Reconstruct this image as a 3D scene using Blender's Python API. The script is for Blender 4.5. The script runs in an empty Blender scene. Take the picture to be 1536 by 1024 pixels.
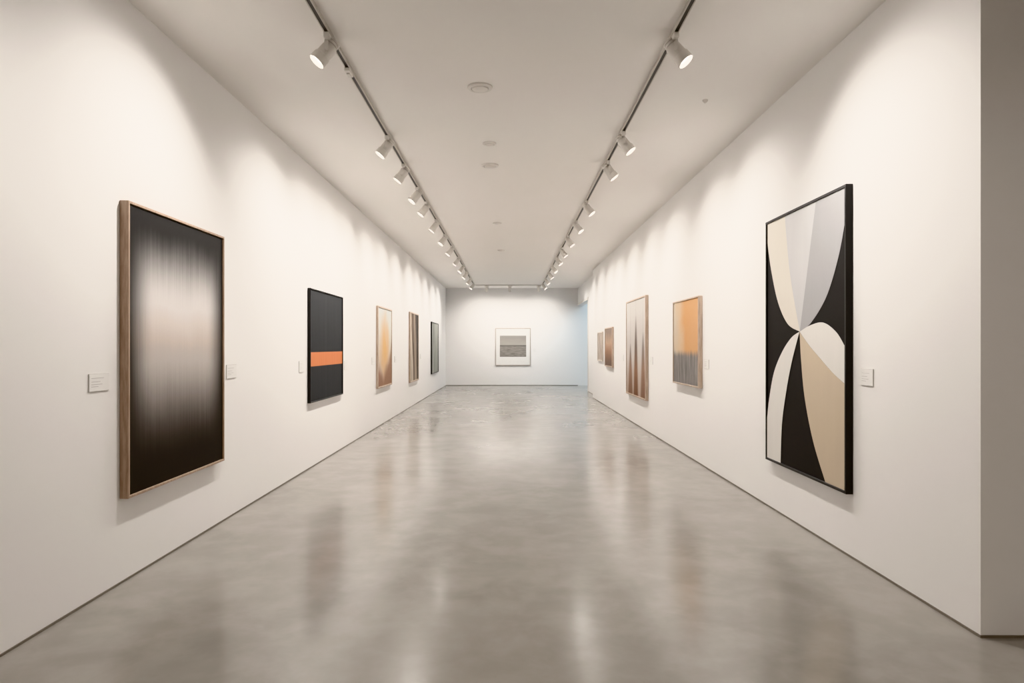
import bpy, bmesh, math
from mathutils import Vector, Matrix, noise as mnoise

scene = bpy.context.scene
XL, XR, XR2 = -2.55, 2.51, 2.70
CH = 3.86
YB = 27.13
CAMZ = 1.55

# ------------------------------------------------------------------ node helpers
class NT:
    def __init__(s, name):
        s.m = bpy.data.materials.new(name); s.m.use_nodes = True
        s.t = s.m.node_tree; s.b = s.t.nodes['Principled BSDF']
    def n(s, typ, **kw):
        nd = s.t.nodes.new(typ)
        for k, v in kw.items(): setattr(nd, k, v)
        return nd
    def put(s, sock, v):
        if isinstance(v, bpy.types.NodeSocket): s.t.links.new(v, sock)
        elif v is not None: sock.default_value = v
    def math(s, op, a, b=None, c=None):
        nd = s.n('ShaderNodeMath', operation=op)
        s.put(nd.inputs[0], a); s.put(nd.inputs[1], b); s.put(nd.inputs[2], c)
        return nd.outputs[0]
    def uv(s):
        tc = s.n('ShaderNodeTexCoord'); sp = s.n('ShaderNodeSeparateXYZ')
        s.t.links.new(tc.outputs['UV'], sp.inputs[0])
        return tc.outputs['UV'], sp.outputs[0], sp.outputs[1]
    def obj(s):
        return s.n('ShaderNodeTexCoord').outputs['Object']
    def noise(s, vec, scale=(1, 1, 1), sc=1.0, det=3.0, rough=0.5, dist=0.0, loc=(0, 0, 0)):
        mp = s.n('ShaderNodeMapping'); mp.inputs['Scale'].default_value = scale
        mp.inputs['Location'].default_value = loc
        s.t.links.new(vec, mp.inputs['Vector'])
        nz = s.n('ShaderNodeTexNoise'); s.t.links.new(mp.outputs[0], nz.inputs['Vector'])
        nz.inputs['Scale'].default_value = sc; nz.inputs['Detail'].default_value = det
        nz.inputs['Roughness'].default_value = rough; nz.inputs['Distortion'].default_value = dist
        return nz.outputs['Fac']
    def smooth(s, x, a, b, lo=0.0, hi=1.0):
        nd = s.n('ShaderNodeMapRange', interpolation_type='SMOOTHSTEP')
        s.put(nd.inputs[0], x)
        for i, v in enumerate((a, b, lo, hi)): nd.inputs[i + 1].default_value = v
        return nd.outputs[0]
    def ramp(s, fac, stops, interp='LINEAR'):
        nd = s.n('ShaderNodeValToRGB'); cr = nd.color_ramp; cr.interpolation = interp
        while len(cr.elements) < len(stops): cr.elements.new(0.5)
        for e, (p, c) in zip(cr.elements, stops):
            e.position = p; e.color = (*c, 1)
        s.put(nd.inputs[0], fac); return nd.outputs[0]
    def mix(s, f, a, b):
        nd = s.n('ShaderNodeMix', data_type='RGBA')
        s.put(nd.inputs[0], f)
        for i, v in ((6, a), (7, b)):
            if isinstance(v, tuple): v = (*v, 1)
            s.put(nd.inputs[i], v)
        return nd.outputs[2]
    def out(s, col=None, rough=0.5, spec=0.5, metal=0.0):
        if isinstance(col, tuple): col = (*col, 1)
        s.put(s.b.inputs['Base Color'], col); s.put(s.b.inputs['Roughness'], rough)
        s.b.inputs['Specular IOR Level'].default_value = spec
        s.b.inputs['Metallic'].default_value = metal
        return s.m

def srgb(r, g, b):
    f = lambda c: (c / 255 / 12.92) if c / 255 <= 0.04045 else ((c / 255 + 0.055) / 1.055) ** 2.4
    return (f(r), f(g), f(b))

def simple(name, col, rough=0.5, spec=0.4, metal=0.0, var=0.06):
    t = NT(name)
    n = t.noise(t.obj(), sc=14, det=2)
    dk = tuple(c * (1 - var) for c in col)
    return t.out(t.mix(n, dk, col), rough, spec, metal)

# ------------------------------------------------------------------ materials
def mat_plaster(name, col):
    t = NT(name); o = t.obj()
    big = t.noise(o, sc=0.6, det=1)
    c = t.mix(big, tuple(x * 0.975 for x in col), col)
    return t.out(c, 0.75, 0.12)
M_WALL = mat_plaster('wall_plaster_white', (0.885, 0.872, 0.860))
M_CEIL = mat_plaster('ceiling_plaster', (0.905, 0.880, 0.850))

def mat_floor():
    t = NT('polished_concrete'); o = t.obj()
    a = t.noise(o, sc=0.55, det=4, rough=0.6, dist=0.6)
    b = t.noise(o, sc=3.0, det=4, rough=0.6, dist=0.2)
    c1 = t.ramp(a, [(0.3, (0.265, 0.248, 0.227)), (0.7, (0.340, 0.321, 0.297))])
    c2 = t.mix(t.smooth(b, 0.35, 0.7, 0, 0.4), c1, (0.40, 0.380, 0.354))
    r = t.smooth(a, 0.3, 0.7, 0.16, 0.23)
    return t.out(c2, r, 0.58)
M_FLOOR = mat_floor()
M_GAP = simple('shadow_gap_trim', srgb(130, 124, 117), 0.6)  # grey stands in for the shade of the wall-floor gap
M_BLACK = simple('black_lacquer', (0.014, 0.014, 0.015), 0.35)
M_TRACK = simple('track_black_metal', (0.03, 0.028, 0.026), 0.4)
M_TRACKW = simple('track_edge_white', (0.6, 0.57, 0.53), 0.45)
M_WHITE = simple('white_powdercoat', (0.80, 0.77, 0.73), 0.4)
M_DARKREC = simple('dark_recess', (0.05, 0.045, 0.04), 0.6)
M_LABEL = simple('label_card', (0.86, 0.85, 0.83), 0.5)
M_LABELE = simple('label_edge', (0.58, 0.56, 0.53), 0.6)
M_INK = simple('label_ink', (0.50, 0.48, 0.46), 0.7)

def mat_wood(name, c1, c2):
    t = NT(name); o = t.obj()
    g = t.noise(o, scale=(12, 12, 1.2), sc=4, det=4, rough=0.65)
    return t.out(t.mix(t.smooth(g, 0.3, 0.7), c1, c2), 0.5, 0.3)
M_WALNUT = mat_wood('walnut_frame', srgb(160, 138, 122), srgb(184, 163, 146))
M_OAK = mat_wood('oak_frame', srgb(176, 157, 141), srgb(202, 185, 170))
M_PALEFRAME = mat_wood('pale_frame', srgb(200, 190, 178), srgb(220, 212, 202))

def mat_emit(name, col, st):
    t = NT(name); t.out((0.8, 0.8, 0.8), 0.3)
    t.b.inputs['Emission Color'].default_value = (*col, 1)
    t.b.inputs['Emission Strength'].default_value = st
    return t.m
M_LENS = mat_emit('lamp_lens', (1.0, 0.96, 0.9), 16.0)

# ---------------------------------------------------------------- art materials
def art_glow():
    t = NT('art_dark_glow'); uvv, u, v = t.uv()
    n = t.noise(uvv, scale=(80, 1.6, 1), sc=1, det=4, rough=0.6)
    n2 = t.noise(uvv, scale=(4, 2.5, 1), sc=1, det=4)
    nn = t.math('SUBTRACT', t.math('ADD', t.math('MULTIPLY', n, 0.5), t.math('MULTIPLY', n2, 0.5)), 0.5)
    uu = t.math('ADD', u, t.math('MULTIPLY', nn, 0.06))
    vv = t.math('ADD', v, t.math('MULTIPLY', nn, 0.13))
    mu = t.math('MULTIPLY', t.smooth(uu, -0.02, 0.22), t.smooth(uu, 0.78, 1.02, 1, 0))
    mv = t.math('MULTIPLY', t.smooth(vv, 0.08, 0.46), t.smooth(vv, 0.68, 0.95, 1, 0))
    m = t.math('MULTIPLY', t.math('MULTIPLY', mu, mv), 0.97)
    inside = t.ramp(vv, [(0.0, srgb(100, 88, 80)), (0.3, srgb(164, 157, 153)), (0.45, srgb(194, 188, 183)), (0.50, srgb(200, 191, 185)),
                         (0.53, srgb(208, 197, 189)), (0.60, srgb(220, 211, 205)), (0.66, srgb(224, 219, 216)), (0.9, srgb(186, 183, 181))])
    dark = t.ramp(v, [(0.0, (0.018, 0.0155, 0.014)), (0.35, (0.030, 0.026, 0.023)), (0.6, (0.029, 0.027, 0.026)), (1, (0.025, 0.025, 0.026))])
    return t.out(t.mix(m, dark, inside), 0.6, 0.2)

def art_band():
    t = NT('art_dark_orange_band'); uvv, u, v = t.uv()
    n = t.noise(uvv, scale=(30, 2, 1), sc=1, det=4)
    base = t.mix(n, (0.028, 0.031, 0.035), (0.044, 0.047, 0.052))
    seam = t.math('MULTIPLY', t.smooth(u, 0.44, 0.45), t.smooth(u, 0.455, 0.465, 1, 0))
    base = t.mix(t.math('MULTIPLY', seam, 0.6), base, (0.06, 0.065, 0.07))
    org = t.mix(n, srgb(200, 120, 80), srgb(214, 140, 100))
    m = t.math('MULTIPLY', t.smooth(v, 0.310, 0.316), t.smooth(v, 0.437, 0.443, 1, 0))
    return t.out(t.mix(m, base, org), 0.6, 0.2)

def art_sunburst():
    t = NT('art_amber_gradient'); uvv, u, v = t.uv()
    n = t.noise(uvv, scale=(4, 2.5, 1), sc=1, det=4, dist=0.4)
    nn = t.math('SUBTRACT', n, 0.5)
    vv = t.math('ADD', v, t.math('MULTIPLY', nn, 0.3))
    bg = t.ramp(vv, [(0.0, srgb(196, 178, 164)), (0.35, srgb(208, 190, 172)), (0.7, srgb(208, 203, 194)), (1, srgb(196, 197, 194))])
    du = t.math('SUBTRACT', t.math('ADD', u, t.math('MULTIPLY', nn, 0.3)), 0.48)
    dv = t.math('MULTIPLY', t.math('SUBTRACT', vv, 0.50), 0.8)
    r = t.math('SQRT', t.math('ADD', t.math('MULTIPLY', du, du), t.math('MULTIPLY', dv, dv)))
    c = t.mix(t.smooth(r, 0.05, 0.46, 0.95, 0), bg, srgb(216, 174, 120))
    edge = t.math('ADD', 0.14, t.math('MULTIPLY', t.math('POWER', t.math('ABSOLUTE', t.math('SUBTRACT', u, 0.35)), 1.6), 0.75))
    w = t.smooth(t.math('SUBTRACT', edge, vv), -0.10, 0.12)
    c = t.mix(t.math('MULTIPLY', w, 0.85), c, srgb(142, 104, 84))
    return t.out(c, 0.6, 0.2)

def art_curtain():
    t = NT('art_brown_folds'); uvv, u, v = t.uv()
    n = t.noise(uvv, scale=(3, 1.2, 1), sc=1, det=3, dist=0.5)
    x = t.math('ADD', t.math('ADD', u, t.math('MULTIPLY', v, 0.25)), t.math('MULTIPLY', t.math('SUBTRACT', n, 0.5), 0.5))
    c = t.ramp(x, [(0.1, srgb(178, 166, 150)), (0.3, srgb(200, 188, 174)), (0.42, srgb(120, 100, 84)), (0.55, srgb(74, 64, 57)),
                   (0.68, srgb(166, 150, 134)), (0.85, srgb(110, 98, 88)), (1, srgb(64, 58, 54))])
    return t.out(c, 0.6, 0.2)

def art_greystripes():
    t = NT('art_grey_strokes'); uvv, u, v = t.uv()
    n = t.noise(uvv, scale=(7, 0.8, 1), sc=1, det=4)
    c = t.ramp(n, [(0.3, srgb(84, 88, 84)), (0.5, srgb(150, 152, 146)), (0.7, srgb(200, 198, 190))])
    return t.out(c, 0.6, 0.2)

def art_orange_top():
    t = NT('art_orange_over_grey'); uvv, u, v = t.uv()
    n = t.noise(uvv, scale=(40, 2.0, 1), sc=1, det=5, rough=0.65)
    n2 = t.noise(uvv, scale=(3, 3, 1), sc=1, det=4)
    hue = t.math('ADD', u, t.math('MULTIPLY', t.math('SUBTRACT', n2, 0.5), 0.5))
    top = t.ramp(hue, [(0.0, srgb(196, 186, 172)), (0.25, srgb(206, 180, 150)), (0.5, srgb(206, 158, 112)), (0.9, srgb(206, 162, 120))])
    low = t.ramp(n, [(0.3, srgb(90, 88, 88)), (0.55, srgb(138, 134, 132)), (0.75, srgb(178, 172, 166))])
    vv = t.math('ADD', v, t.math('MULTIPLY', t.math('SUBTRACT', n, 0.5), 0.16))
    return t.out(t.mix(t.smooth(vv, 0.32, 0.42), low, top), 0.6, 0.2)

def art_peaks():
    t = NT('art_brown_spires'); uvv, u, v = t.uv()
    def spire(cu, top, w):
        wid = t.math('MULTIPLY', t.math('POWER', t.math('MAXIMUM', t.math('SUBTRACT', top, v), 0.0), 0.6), w)
        d = t.math('ABSOLUTE', t.math('SUBTRACT', u, cu))
        return t.smooth(t.math('SUBTRACT', wid, d), -0.03, 0.06)
    n = t.noise(uvv, scale=(22, 1.2, 1), sc=1, det=4)
    bg = t.ramp(t.math('ADD', v, t.math('MULTIPLY', n, 0.2)), [(0.0, srgb(172, 150, 134)), (0.5, srgb(196, 189, 183)), (1, srgb(196, 192, 188))])
    brown = t.ramp(t.math('ADD', v, t.math('MULTIPLY', n, 0.15)), [(0.05, srgb(110, 76, 56)), (0.35, srgb(140, 104, 80)), (0.6, srgb(94, 80, 70)), (0.9, srgb(116, 104, 96))])
    c = bg
    for cu, top, w, k in ((0.22, 0.55, 0.20, 0.85), (0.52, 0.84, 0.15, 0.95), (0.88, 0.66, 0.17, 0.85)):
        c = t.mix(t.math('MULTIPLY', spire(cu, top, w), k), c, brown)
    return t.out(c, 0.6, 0.2)

def art_rust():
    t = NT('art_rust_fields'); uvv, u, v = t.uv()
    n = t.noise(uvv, scale=(6, 2, 1), sc=1, det=4)
    x = t.math('ADD', v, t.math('MULTIPLY', t.math('SUBTRACT', n, 0.5), 0.3))
    c = t.ramp(x, [(0.1, srgb(112, 92, 80)), (0.4, srgb(156, 122, 100)), (0.6, srgb(182, 154, 132)), (0.9, srgb(142, 126, 115))])
    return t.out(c, 0.6, 0.2)

def art_beige():
    t = NT('art_beige_wash'); uvv, u, v = t.uv()
    n = t.noise(uvv, scale=(3, 2, 1), sc=1, det=4)
    return t.out(t.ramp(n, [(0.3, srgb(170, 156, 144)), (0.7, srgb(200, 190, 180))]), 0.6, 0.2)

def art_seascape():
    t = NT('art_seascape_print'); uvv, u, v = t.uv()
    n = t.noise(uvv, scale=(3, 14, 1), sc=1.6, det=6, rough=0.7)
    n2 = t.noise(uvv, scale=(2, 5, 1), sc=1.2, det=4)
    sky = t.ramp(t.math('ADD', v, t.math('MULTIPLY', n2, 0.2)), [(0.55, srgb(176, 171, 165)), (1.0, srgb(152, 148, 143))])
    sea = t.ramp(n, [(0.3, srgb(112, 109, 105)), (0.7, srgb(168, 163, 157))])
    c = t.mix(t.smooth(v, 0.50, 0.56), sea, sky)
    hz = t.math('MULTIPLY', t.smooth(v, 0.48, 0.51), t.smooth(v, 0.54, 0.57, 0.6, 0))
    return t.out(t.mix(hz, c, srgb(84, 82, 79)), 0.5, 0.2)

# ------------------------------------------------------------------ geometry helpers
def finish(bm, name, mats, smooth=False):
    bmesh.ops.recalc_face_normals(bm, faces=bm.faces)
    me = bpy.data.meshes.new(name); bm.to_mesh(me); bm.free()
    for m in mats: me.materials.append(m)
    if smooth:
        me.shade_smooth(); me.set_sharp_from_angle(angle=math.radians(35))
    ob = bpy.data.objects.new(name, me); scene.collection.objects.link(ob)
    return ob

def add_box(bm, a, b, mi=0, M=None, bev=0.0):
    r = bmesh.ops.create_cube(bm, size=1.0)
    vs = r['verts']
    c = [(a[i] + b[i]) / 2 for i in range(3)]; s = [abs(b[i] - a[i]) for i in range(3)]
    for v in vs:
        v.co = Vector((c[0] + v.co.x * s[0], c[1] + v.co.y * s[1], c[2] + v.co.z * s[2]))
    fs = {f for v in vs for f in v.link_faces}
    for f in fs: f.material_index = mi
    if bev > 0:
        es = list({e for v in vs for e in v.link_edges})
        rr = bmesh.ops.bevel(bm, geom=es, offset=bev, segments=2, affect='EDGES', profile=0.5)
        for f in rr['faces']: f.material_index = mi
        vs = list(set(rr['verts']) | {v for v in vs if v.is_valid})
    if M is not None:
        for v in vs: v.co = M @ v.co

def lathe(bm, prof, M, segs=28, mi=0, mis=None):
    rings = []
    for r, z in prof:
        rings.append([bm.verts.new(M @ Vector((r * math.cos(2 * math.pi * i / segs), r * math.sin(2 * math.pi * i / segs), z))) for i in range(segs)])
    for k in range(len(rings) - 1):
        for i in range(segs):
            f = bm.faces.new((rings[k][i], rings[k][(i + 1) % segs], rings[k + 1][(i + 1) % segs], rings[k + 1][i]))
            f.material_index = mis[k] if mis else mi

def slab(name, boxes, mat):
    bm = bmesh.new()
    for a, b in boxes: add_box(bm, a, b)
    return finish(bm, name, [mat])

# ------------------------------------------------------------------ room shell
LX, LY = 6.2, -4.0
def build_floor():
    """trowelled slab: real sub-millimetre undulation in the surface"""
    x0, x1, y0, y1 = -2.75, LX + .2, LY - .2, YB + .2
    nx, ny = 60, 300
    vs = []
    for j in range(ny + 1):
        for i in range(nx + 1):
            x = x0 + (x1 - x0) * i / nx; y = y0 + (y1 - y0) * j / ny
            h = mnoise.noise(Vector((x * 0.7, y * 1.3, 0.3))) * 0.0011 + mnoise.noise(Vector((x * 1.3, y * 2.6, 7.1))) * 0.00035
            vs.append((x, y, h - 0.0012))
    fs = []
    W = nx + 1
    for j in range(ny):
        for i in range(nx):
            a = j * W + i; fs.append((a, a + 1, a + 1 + W, a + W))
    k = len(vs)
    vs += [(x0, y0, -.2), (x1, y0, -.2), (x1, y1, -.2), (x0, y1, -.2)]
    fs.append((k + 3, k + 2, k + 1, k))
    rims = [list(range(0, W)), [j * W + nx for j in range(ny + 1)], [ny * W + i for i in range(nx, -1, -1)], [j * W for j in range(ny, -1, -1)]]
    ends = [(k, k + 1), (k + 1, k + 2), (k + 2, k + 3), (k + 3, k)]
    for rim, (p, q) in zip(rims, ends): fs.append(tuple([p, q] + rim[::-1]))
    me = bpy.data.meshes.new('floor'); me.from_pydata(vs, [], fs); me.update()
    me.materials.append(M_FLOOR); me.shade_smooth(); me.set_sharp_from_angle(angle=math.radians(35))
    ob = bpy.data.objects.new('floor', me); scene.collection.objects.link(ob)
build_floor()
slab('ceiling', [((-2.75, LY - .2, CH), (LX + .2, YB + .2, CH + 0.2))], M_CEIL)
zb = -0.004
slab('wall_left', [((XL - 0.2, LY, zb), (XL, YB, CH))], M_WALL)
slab('wall_back', [((XL - 0.2, YB, zb), (LX + .2, YB + 0.2, CH))], M_WALL)
slab('wall_right', [((XR, 3.64, zb), (XR + 0.4, 20.7, CH)),
                    ((XR2, 20.7, zb), (XR + 0.4, 23.6, CH)),
                    ((XR2, 23.6, 3.17), (XR + 0.4, YB, CH))], M_WALL)
slab('wall_lobby_front', [((XR + 0.4, 3.64, zb), (LX, 3.84, CH))], M_WALL)
slab('wall_lobby_right', [((LX, LY, zb), (LX + 0.2, 3.84, CH))], M_WALL)
slab('wall_lobby_rear', [((XL - 0.2, LY - 0.2, zb), (LX + 0.2, LY, CH))], M_WALL)
slab('wall_sideroom_right', [((LX, 20.5, zb), (LX + 0.2, YB, CH))], M_WALL)
slab('wall_sideroom_front', [((XR + 0.4, 20.5, zb), (LX, 20.7, CH))], M_WALL)
g = 0.012; p = 0.006  # thin raised strips draw the dark shadow line along the floor joint
slab('shadow_gap_left', [((XL, LY, zb), (XL + p, YB, g))], M_GAP)
slab('shadow_gap_back', [((XL + p, YB - p, zb), (XR2, YB, g + .01))], M_GAP)
slab('shadow_gap_right', [((XR - p, 3.64 - p, zb), (XR, 20.7, g)), ((XR, 3.64 - p, zb), (LX, 3.64, g)),
                         ((XR2 - p, 20.7, zb), (XR2, 23.5, g))], M_GAP)
slab('trim_1', [((XR2 - 0.02, 23.52, zb), (XR2, 23.6, 3.25)), ((XR2 - 0.02, 23.6, 3.17), (XR2, YB - 0.01, 3.25))], M_WHITE)

# ------------------------------------------------------------------ framed pictures
def picture(name, w, h, depth, lip, frame_mat, art_mats, loc, rotz, layers=(), mat_inset=None):
    """local x = right when facing the picture, z up, wall plane y=0, front y=-depth"""
    bm = bmesh.new(); uvl = bm.loops.layers.uv.new('UVMap')
    def rect(hw, hh, y): return [bm.verts.new((sx * hw, y, sz * hh)) for sx, sz in ((-1, -1), (1, -1), (1, 1), (-1, 1))]
    W, H = w / 2, h / 2; e = 0.002; rec = 0.012
    loops = [rect(W, H, -0.003), rect(W, H, -depth + e), rect(W - e, H - e, -depth), rect(W - lip + e, H - lip + e, -depth),
             rect(W - lip, H - lip, -depth + e), rect(W - lip, H - lip, -depth + rec)]
    for a, b in zip(loops, loops[1:]):
        for i in range(4): bm.faces.new((a[i], a[(i + 1) % 4], b[(i + 1) % 4], b[i]))
    bm.faces.new(loops[0][::-1])
    cw, chh = W - lip, H - lip
    f = bm.faces.new(loops[-1]); f.material_index = 1
    def poly(pts, y, mi, hw=cw, hh=chh, own=False):
        vs = [bm.verts.new(((2 * u - 1) * hw, y, (2 * v - 1) * hh)) for u, v in pts]
        fc = bm.faces.new(vs); fc.material_index = mi
        if own:
            us = [q[0] for q in pts]; vv = [q[1] for q in pts]
            for l, q in zip(fc.loops, pts):
                l[uvl].uv = ((q[0] - min(us)) / (max(us) - min(us)), (q[1] - min(vv)) / (max(vv) - min(vv)))
        else:
            for l, q in zip(fc.loops, pts): l[uvl].uv = q
        return fc
    for l in f.loops:
        l[uvl].uv = ((l.vert.co.x / cw + 1) / 2, (l.vert.co.z / chh + 1) / 2)
    y0 = -depth + rec
    for k, (pts, mi) in enumerate(layers):
        poly(pts, y0 - 0.0008 * (k + 1), mi)
    if mat_inset: poly(mat_inset, y0 - 0.001, 2, own=True)
    me = bpy.data.meshes.new(name)
    bm.normal_update(); bm.to_mesh(me); bm.free()
    for m in [frame_mat] + list(art_mats): me.materials.append(m)
    ob = bpy.data.objects.new(name, me); scene.collection.objects.link(ob)
    ob.location = loc; ob.rotation_euler = (0, 0, rotz)
    return ob

def left_pic(name, y0, y1, z0, z1, depth, lip, fm, am, **k):
    return picture(name, y1 - y0, z1 - z0, depth, lip, fm, am, (XL, (y0 + y1) / 2, (z0 + z1) / 2), math.pi / 2, **k)
def right_pic(name, y0, y1, z0, z1, depth, lip, fm, am, **k):
    return picture(name, y1 - y0, z1 - z0, depth, lip, fm, am, (XR, (y0 + y1) / 2, (z0 + z1) / 2), -math.pi / 2, **k)

left_pic('abstract_glow_painting', 4.456, 5.955, 0.556, 2.505, 0.061, 0.018, M_WALNUT, [art_glow()])
left_pic('orange_band_painting', 8.59, 10.27, 0.835, 2.29, 0.042, 0.015, M_BLACK, [art_band()])
left_pic('amber_gradient_painting', 12.99, 14.52, 0.745, 2.33, 0.045, 0.03, M_OAK, [art_sunburst()])
left_pic('brown_folds_painting', 17.18, 18.76, 0.636, 2.43, 0.045, 0.03, M_OAK, [art_curtain()])
left_pic('grey_strokes_painting', 21.94, 24.0, 0.66, 2.35, 0.045, 0.03, M_BLACK, [art_greystripes()])
right_pic('orange_grey_painting', 8.89, 10.28, 1.007, 2.214, 0.06, 0.02, M_OAK, [art_orange_top()])
right_pic('brown_spires_painting', 12.36, 14.42, 0.566, 2.485, 0.06, 0.03, M_OAK, [art_peaks()])
right_pic('rust_painting', 16.48, 17.74, 1.04, 2.025, 0.05, 0.03, M_OAK, [art_rust()])
right_pic('beige_wash_painting', 18.3, 19.3, 1.15, 1.95, 0.04, 0.03, M_PALEFRAME, [art_beige()])

def cr(pts, n=10):
    P = [pts[0]] + list(pts) + [pts[-1]]; out = []
    for i in range(1, len(P) - 2):
        for j in range(n):
            t = j / n
            out.append(tuple(0.5 * ((2 * P[i][k]) + (-P[i-1][k] + P[i+1][k]) * t + (2*P[i-1][k] - 5*P[i][k] + 4*P[i+1][k] - P[i+2][k]) * t*t
                       + (-P[i-1][k] + 3*P[i][k] - 3*P[i+1][k] + P[i+2][k]) * t**3) for k in range(2)))
    out.append(tuple(pts[-1])); return out
C = (0.48, 0.532)
def canvas_col(name, c):
    t = NT(name); uvv, u, v = t.uv()
    n = t.noise(uvv, scale=(14, 3, 1), sc=1, det=3)
    return t.out(t.mix(n, tuple(x * 0.93 for x in c), c), 0.6, 0.2)
A_BLK = canvas_col('petal_black', (0.024, 0.0237, 0.0245))
A_CREAM = canvas_col('petal_cream', srgb(222, 216, 206))
A_LG = canvas_col('petal_light_grey', srgb(202, 201, 201))
A_GR = canvas_col('petal_grey', srgb(174, 173, 174))
A_BEI = canvas_col('petal_beige', srgb(204, 189, 168))
A_WHT = canvas_col('petal_white', srgb(226, 223, 218))
ul = cr([(0.0, 0.92), (0.06, 0.80), (0.166, 0.66), (0.31, 0.566), C])
mid = cr([C, (0.40, 0.66), (0.33, 0.80), (0.27, 1.0)])
gright = cr([C, (0.62, 0.562), (0.80, 0.65), (0.93, 0.78), (1.0, 0.90)])
wtop = cr([C, (0.61, 0.553), (0.764, 0.560), (0.905, 0.525), (1.0, 0.472)])
wbot = cr([C, (0.60, 0.480), (0.726, 0.435), (0.87, 0.385), (1.0, 0.350)])
bleft = cr([C, (0.50, 0.42), (0.548, 0.278), (0.65, 0.129), (0.79, 0.0)])
lleft = cr([C, (0.37, 0.510), (0.24, 0.455), (0.115, 0.370), (0.04, 0.262), (0.0, 0.17)])
lright = cr([(0.215, 0.0), (0.235, 0.16), (0.30, 0.30), (0.38, 0.42), C])
layers = [
    (ul + mid[1:] + [(0.0, 1.0)], 2),
    (mid + [(0.68, 1.0)], 3),
    ([C] + gright[1:] + [(1.0, 1.0), (0.68, 1.0)], 4),
    (wtop + wbot[::-1][:-1], 6),
    (wbot + [(1.0, 0.0)] + bleft[::-1][:-1], 5),
    (lleft + [(0.0, 0.0)] + lright[:-1], 6),
]
right_pic('petal_painting', 4.99, 6.56, 0.47, 2.74, 0.055, 0.022, M_BLACK, [A_BLK, A_CREAM, A_LG, A_GR, A_BEI, A_WHT], layers=layers)

M_MATBOARD = simple('mat_board', (0.82, 0.81, 0.79), 0.7, 0.2)
M_FRBACK = simple('grey_frame', srgb(176, 167, 158), 0.5)
picture('framed_seascape_print', 1.40, 1.485, 0.04, 0.028, M_FRBACK, [M_MATBOARD, art_seascape()],
        (0.12, YB, 1.54), 0.0, mat_inset=[(0.11, 0.22), (0.89, 0.22), (0.89, 0.81), (0.11, 0.81)])

# ------------------------------------------------------------------ wall labels
def label(x, y, z, w, h, rot):
    bm = bmesh.new()
    add_box(bm, (-w / 2, -0.006, -h / 2), (w / 2, -0.001, h / 2), 1)
    add_box(bm, (-w / 2 + .002, -0.0075, -h / 2 + .003), (w / 2 - .002, -0.006, h / 2 - .002), 0)
    for k, (ln, zz) in enumerate(((0.62, 0.25), (0.45, 0.05), (0.55, -0.1), (0.35, -0.22))):
        add_box(bm, (-w * .40, -0.0079, zz * h - 0.0015), (-w * .40 + w * ln, -0.0075, zz * h + 0.001), 2)
    ob = finish(bm, 'wall_label', [M_LABEL, M_LABELE, M_INK]); ob.location = (x, y, z); ob.rotation_euler = (0, 0, rot)
for y, z, w, h in ((4.228, 1.328, .205, .11), (6.24, 1.322, .22, .125), (8.33, 1.305, .18, .14), (10.58, 1.26, .2, .14),
                   (12.7, 1.28, .22, .14), (15.2, 1.27, .3, .14), (19.5, 1.27, .3, .14)):
    label(XL, y, z, w, h, math.pi / 2)
for y, z, w, h in ((4.79, 1.334, .165, .12), (8.7, 1.325, .2, .12), (12.1, 1.3, .24, .13), (15.15, 1.3, .26, .14)):
    label(XR, y, z, w, h, -math.pi / 2)
label(0.98, YB, 1.4, .1, .13, 0)

# ------------------------------------------------------------------ lighting tracks
TL, TR = -1.33, 1.205
TZ = CH - 0.032
def track(name, x0, x1, y0, y1):
    bm = bmesh.new()
    along_y = (y1 - y0) > (x1 - x0)
    z0 = TZ; z1 = CH - 0.002
    if along_y:
        add_box(bm, (x0, y0, z0), (x0 + .007, y1, z1), 1); add_box(bm, (x1 - .007, y0, z0), (x1, y1, z1), 1)
        add_box(bm, (x0 + .007, y0, z0 + .004), (x1 - .007, y1, z1), 0)
    else:
        add_box(bm, (x0, y0, z0), (x1, y0 + .007, z1), 1); add_box(bm, (x0, y1 - .007, z0), (x1, y1, z1), 1)
        add_box(bm, (x0, y0 + .007, z0 + .004), (x1, y1 - .007, z1), 0)
    finish(bm, name, [M_TRACK, M_TRACKW])
track('light_track', TL - .02, TL + .02, -1.5, 25.2)
track('light_track', TR - .02, TR + .02, -1.5, 25.2)
track('light_track', -1.3, 1.3, 25.5, 25.54)

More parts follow.
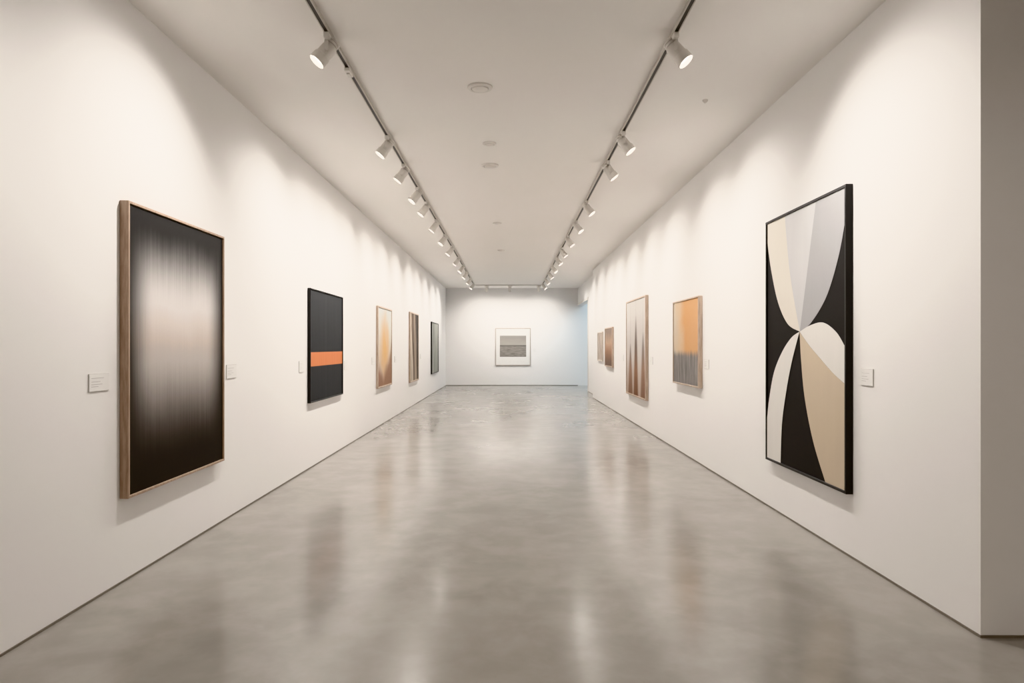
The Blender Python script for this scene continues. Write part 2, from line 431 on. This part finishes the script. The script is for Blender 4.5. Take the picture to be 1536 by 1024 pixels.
LCOL = (1.0, 0.943, 0.888)
K = 1.14
def spotlight(x, y, d, power, angle=132, along='y', tilt=None):
    """adapter hangs under the track at (x,y); head aims along d"""
    d = Vector(d).normalized()
    bm = bmesh.new()
    R = Matrix.Identity(4) if along == 'y' else Matrix.Rotation(math.pi / 2, 4, 'Z')
    add_box(bm, (-0.019, -0.085, -0.040), (0.019, 0.085, 0.0), 0, R, bev=0.004)     # adapter
    add_box(bm, (-0.012, -0.022, -0.048), (0.012, 0.022, -0.040), 1, R)
    lathe(bm, [(0.011, -0.038), (0.011, -0.062)], Matrix.Identity(4), 12, 0)           # stem
    hc = Vector((0, 0, -0.120)) + Vector((d.x, d.y, 0)) * 0.04
    q = d.to_track_quat('-Z', 'Y').to_matrix().to_4x4()
    H = Matrix.Translation(hc) @ q
    prof = [(0.0005, 0.098), (0.034, 0.098), (0.038, 0.094), (0.038, 0.084), (0.033, 0.082), (0.033, 0.076), (0.040, 0.074), (0.040, 0.064),
            (0.034, 0.062), (0.034, 0.056), (0.046, 0.052), (0.048, 0.046), (0.048, -0.030), (0.054, -0.034), (0.055, -0.088),
            (0.052, -0.090), (0.050, -0.088), (0.047, -0.062)]
    lathe(bm, [(a * K if a > .001 else a, b * K) for a, b in prof], H, 32, 0)
    lathe(bm, [(0.047 * K, -0.062 * K), (0.030 * K, -0.056 * K), (0.0005, -0.054 * K)], H, 32, 2)
    side = (q.to_3x3() @ Vector((1, 0, 0)))
    side.z = 0; side.normalize()
    ang = math.atan2(side.y, side.x)
    for s in (-1, 1):
        c = hc + side * (0.064 * s)
        M = Matrix.Translation((c.x, c.y, 0)) @ Matrix.Rotation(ang, 4, 'Z')
        add_box(bm, (-0.003, -0.013, hc.z - 0.016), (0.003, 0.013, -0.056), 0, M)
        lathe(bm, [(0.0005, -0.006), (0.013, -0.006), (0.013, 0.006), (0.0005, 0.006)],
              Matrix.Translation(c + side * 0.003 * s) @ Matrix.Rotation(ang, 4, 'Z') @ Matrix.Rotation(math.pi / 2, 4, 'Y'), 14, 0)
    M = Matrix.Translation((hc.x, hc.y, 0)) @ Matrix.Rotation(ang, 4, 'Z')
    add_box(bm, (-0.067, -0.013, -0.060), (0.067, 0.013, -0.054), 0, M)
    ob = finish(bm, 'track_spotlight', [M_WHITE, M_DARKREC, M_LENS], smooth=True)
    ob.location = (x, y, TZ)
    ld = bpy.data.lights.new('lamp', 'SPOT'); ld.energy = power; ld.color = LCOL
    ld.spot_size = math.radians(angle); ld.spot_blend = 1.0; ld.shadow_soft_size = 0.05
    lo = bpy.data.objects.new('lamp', ld); scene.collection.objects.link(lo)
    b = Vector(tilt if tilt else (d.x * 0.70, d.y, d.z)).normalized()   # beam tipped lower than the head, easing hot spots high on the wall
    lo.parent = ob; lo.location = hc + d * 0.116
    lo.rotation_mode = 'QUATERNION'; lo.rotation_quaternion = b.to_track_quat('-Z', 'Y')

P = 172
for i, y in enumerate((0.6, 2.7, 5.02, 7.44, 8.58, 9.83, 10.8, 12.3, 13.9, 15.5, 17.4, 19.1, 20.8, 22.7, 24.6)):
    spotlight(TL, y, (-0.62, -0.16 + 0.08 * math.sin(i * 2.1), -0.82), P * (0.28 if i < 2 else (1.10 if i == 2 else 0.82)))
for i, y in enumerate((0.3, 2.3, 5.02, 7.30, 8.43, 10.73, 12.4, 14.1, 15.75, 17.3, 19.1, 20.8, 22.7, 24.6)):
    spotlight(TR, y, (0.62, -0.16 + 0.08 * math.sin(i * 1.7 + 1), -0.82), P * (0.28 if i < 2 else (1.10 if i == 2 else 0.82)))
for x, tx in ((-0.86, -0.1), (0.0, 0.0), (1.08, 0.05)):
    spotlight(x, 25.52, (tx, 0.6, -0.78), P * 0.85, angle=112, along='x', tilt=(tx, 0.6, -0.78))

def connector(x, y):
    bm = bmesh.new()
    add_box(bm, (-0.022, -0.07, -0.03), (0.022, 0.07, 0), 0, bev=0.004)
    add_box(bm, (-0.012, -0.03, -0.042), (0.012, 0.03, -0.03), 0, bev=0.003)
    ob = finish(bm, 'track_connector', [M_WHITE]); ob.location = (x, y, TZ)
connector(TL, 5.64)

# ------------------------------------------------------------------ ceiling discs
def disc(name, x, y, r):
    bm = bmesh.new(); I = Matrix.Identity(4)
    lathe(bm, [(r, 0), (r, -0.008), (r * .94, -0.016), (r * .74, -0.018), (r * .70, -0.012), (r * .66, -0.012), (r * .62, -0.022), (r * .3, -0.03), (0.0005, -0.032)],
          I, 40, mis=[0, 0, 0, 0, 1, 0, 0, 0])
    ob = finish(bm, name, [M_WHITE, M_LABELE], smooth=True); ob.location = (x, y, CH)
disc('ceiling_speaker', -0.267, 6.08, 0.112)
disc('ceiling_speaker', -0.235, 7.76, 0.075)
disc('ceiling_speaker', -0.255, 8.70, 0.110)
disc('ceiling_speaker', -0.237, 12.76, 0.085)
disc('ceiling_speaker', -0.21, 16.4, 0.09)
disc('smoke_detector', 1.83, 6.4, 0.025)

# ------------------------------------------------------------------ other lights
def area(name, loc, rot, sx, sy, e, col):
    ld = bpy.data.lights.new(name, 'AREA'); ld.shape = 'RECTANGLE'; ld.size = sx; ld.size_y = sy; ld.energy = e; ld.color = col
    o = bpy.data.objects.new(name, ld); scene.collection.objects.link(o); o.location = loc; o.rotation_euler = rot
area('sideroom_daylight_fill', (4.6, 24.4, CH - 0.03), (0, 0, 0), 2.4, 4.0, 95, (0.60, 0.83, 1.0))  # added cool lamp, stands in for daylight beyond the opening
area('lobby_fill_light', (1.0, -1.5, CH - 0.02), (0, 0, 0), 2.5, 2.5, 60, (1, 0.88, 0.75))  # added fill behind the camera, lifts the near end

w = bpy.data.worlds.new('world'); scene.world = w; w.use_nodes = True
w.node_tree.nodes['Background'].inputs[0].default_value = (1, 0.95, 0.9, 1)
w.node_tree.nodes['Background'].inputs[1].default_value = 0.2

# ------------------------------------------------------------------ camera
cd = bpy.data.cameras.new('camera'); cam = bpy.data.objects.new('camera', cd); scene.collection.objects.link(cam)
cam.location = (0, 0, CAMZ); cam.rotation_euler = (math.pi / 2, 0, 0)
cd.sensor_width = 36; cd.lens = 24; cd.shift_x = 0.002; cd.shift_y = 0.0049; cd.clip_start = 0.05
scene.camera = cam
try:
    scene.view_settings.view_transform = 'Khronos PBR Neutral'
except Exception as ex:
    print('view transform', ex); scene.view_settings.view_transform = 'Standard'
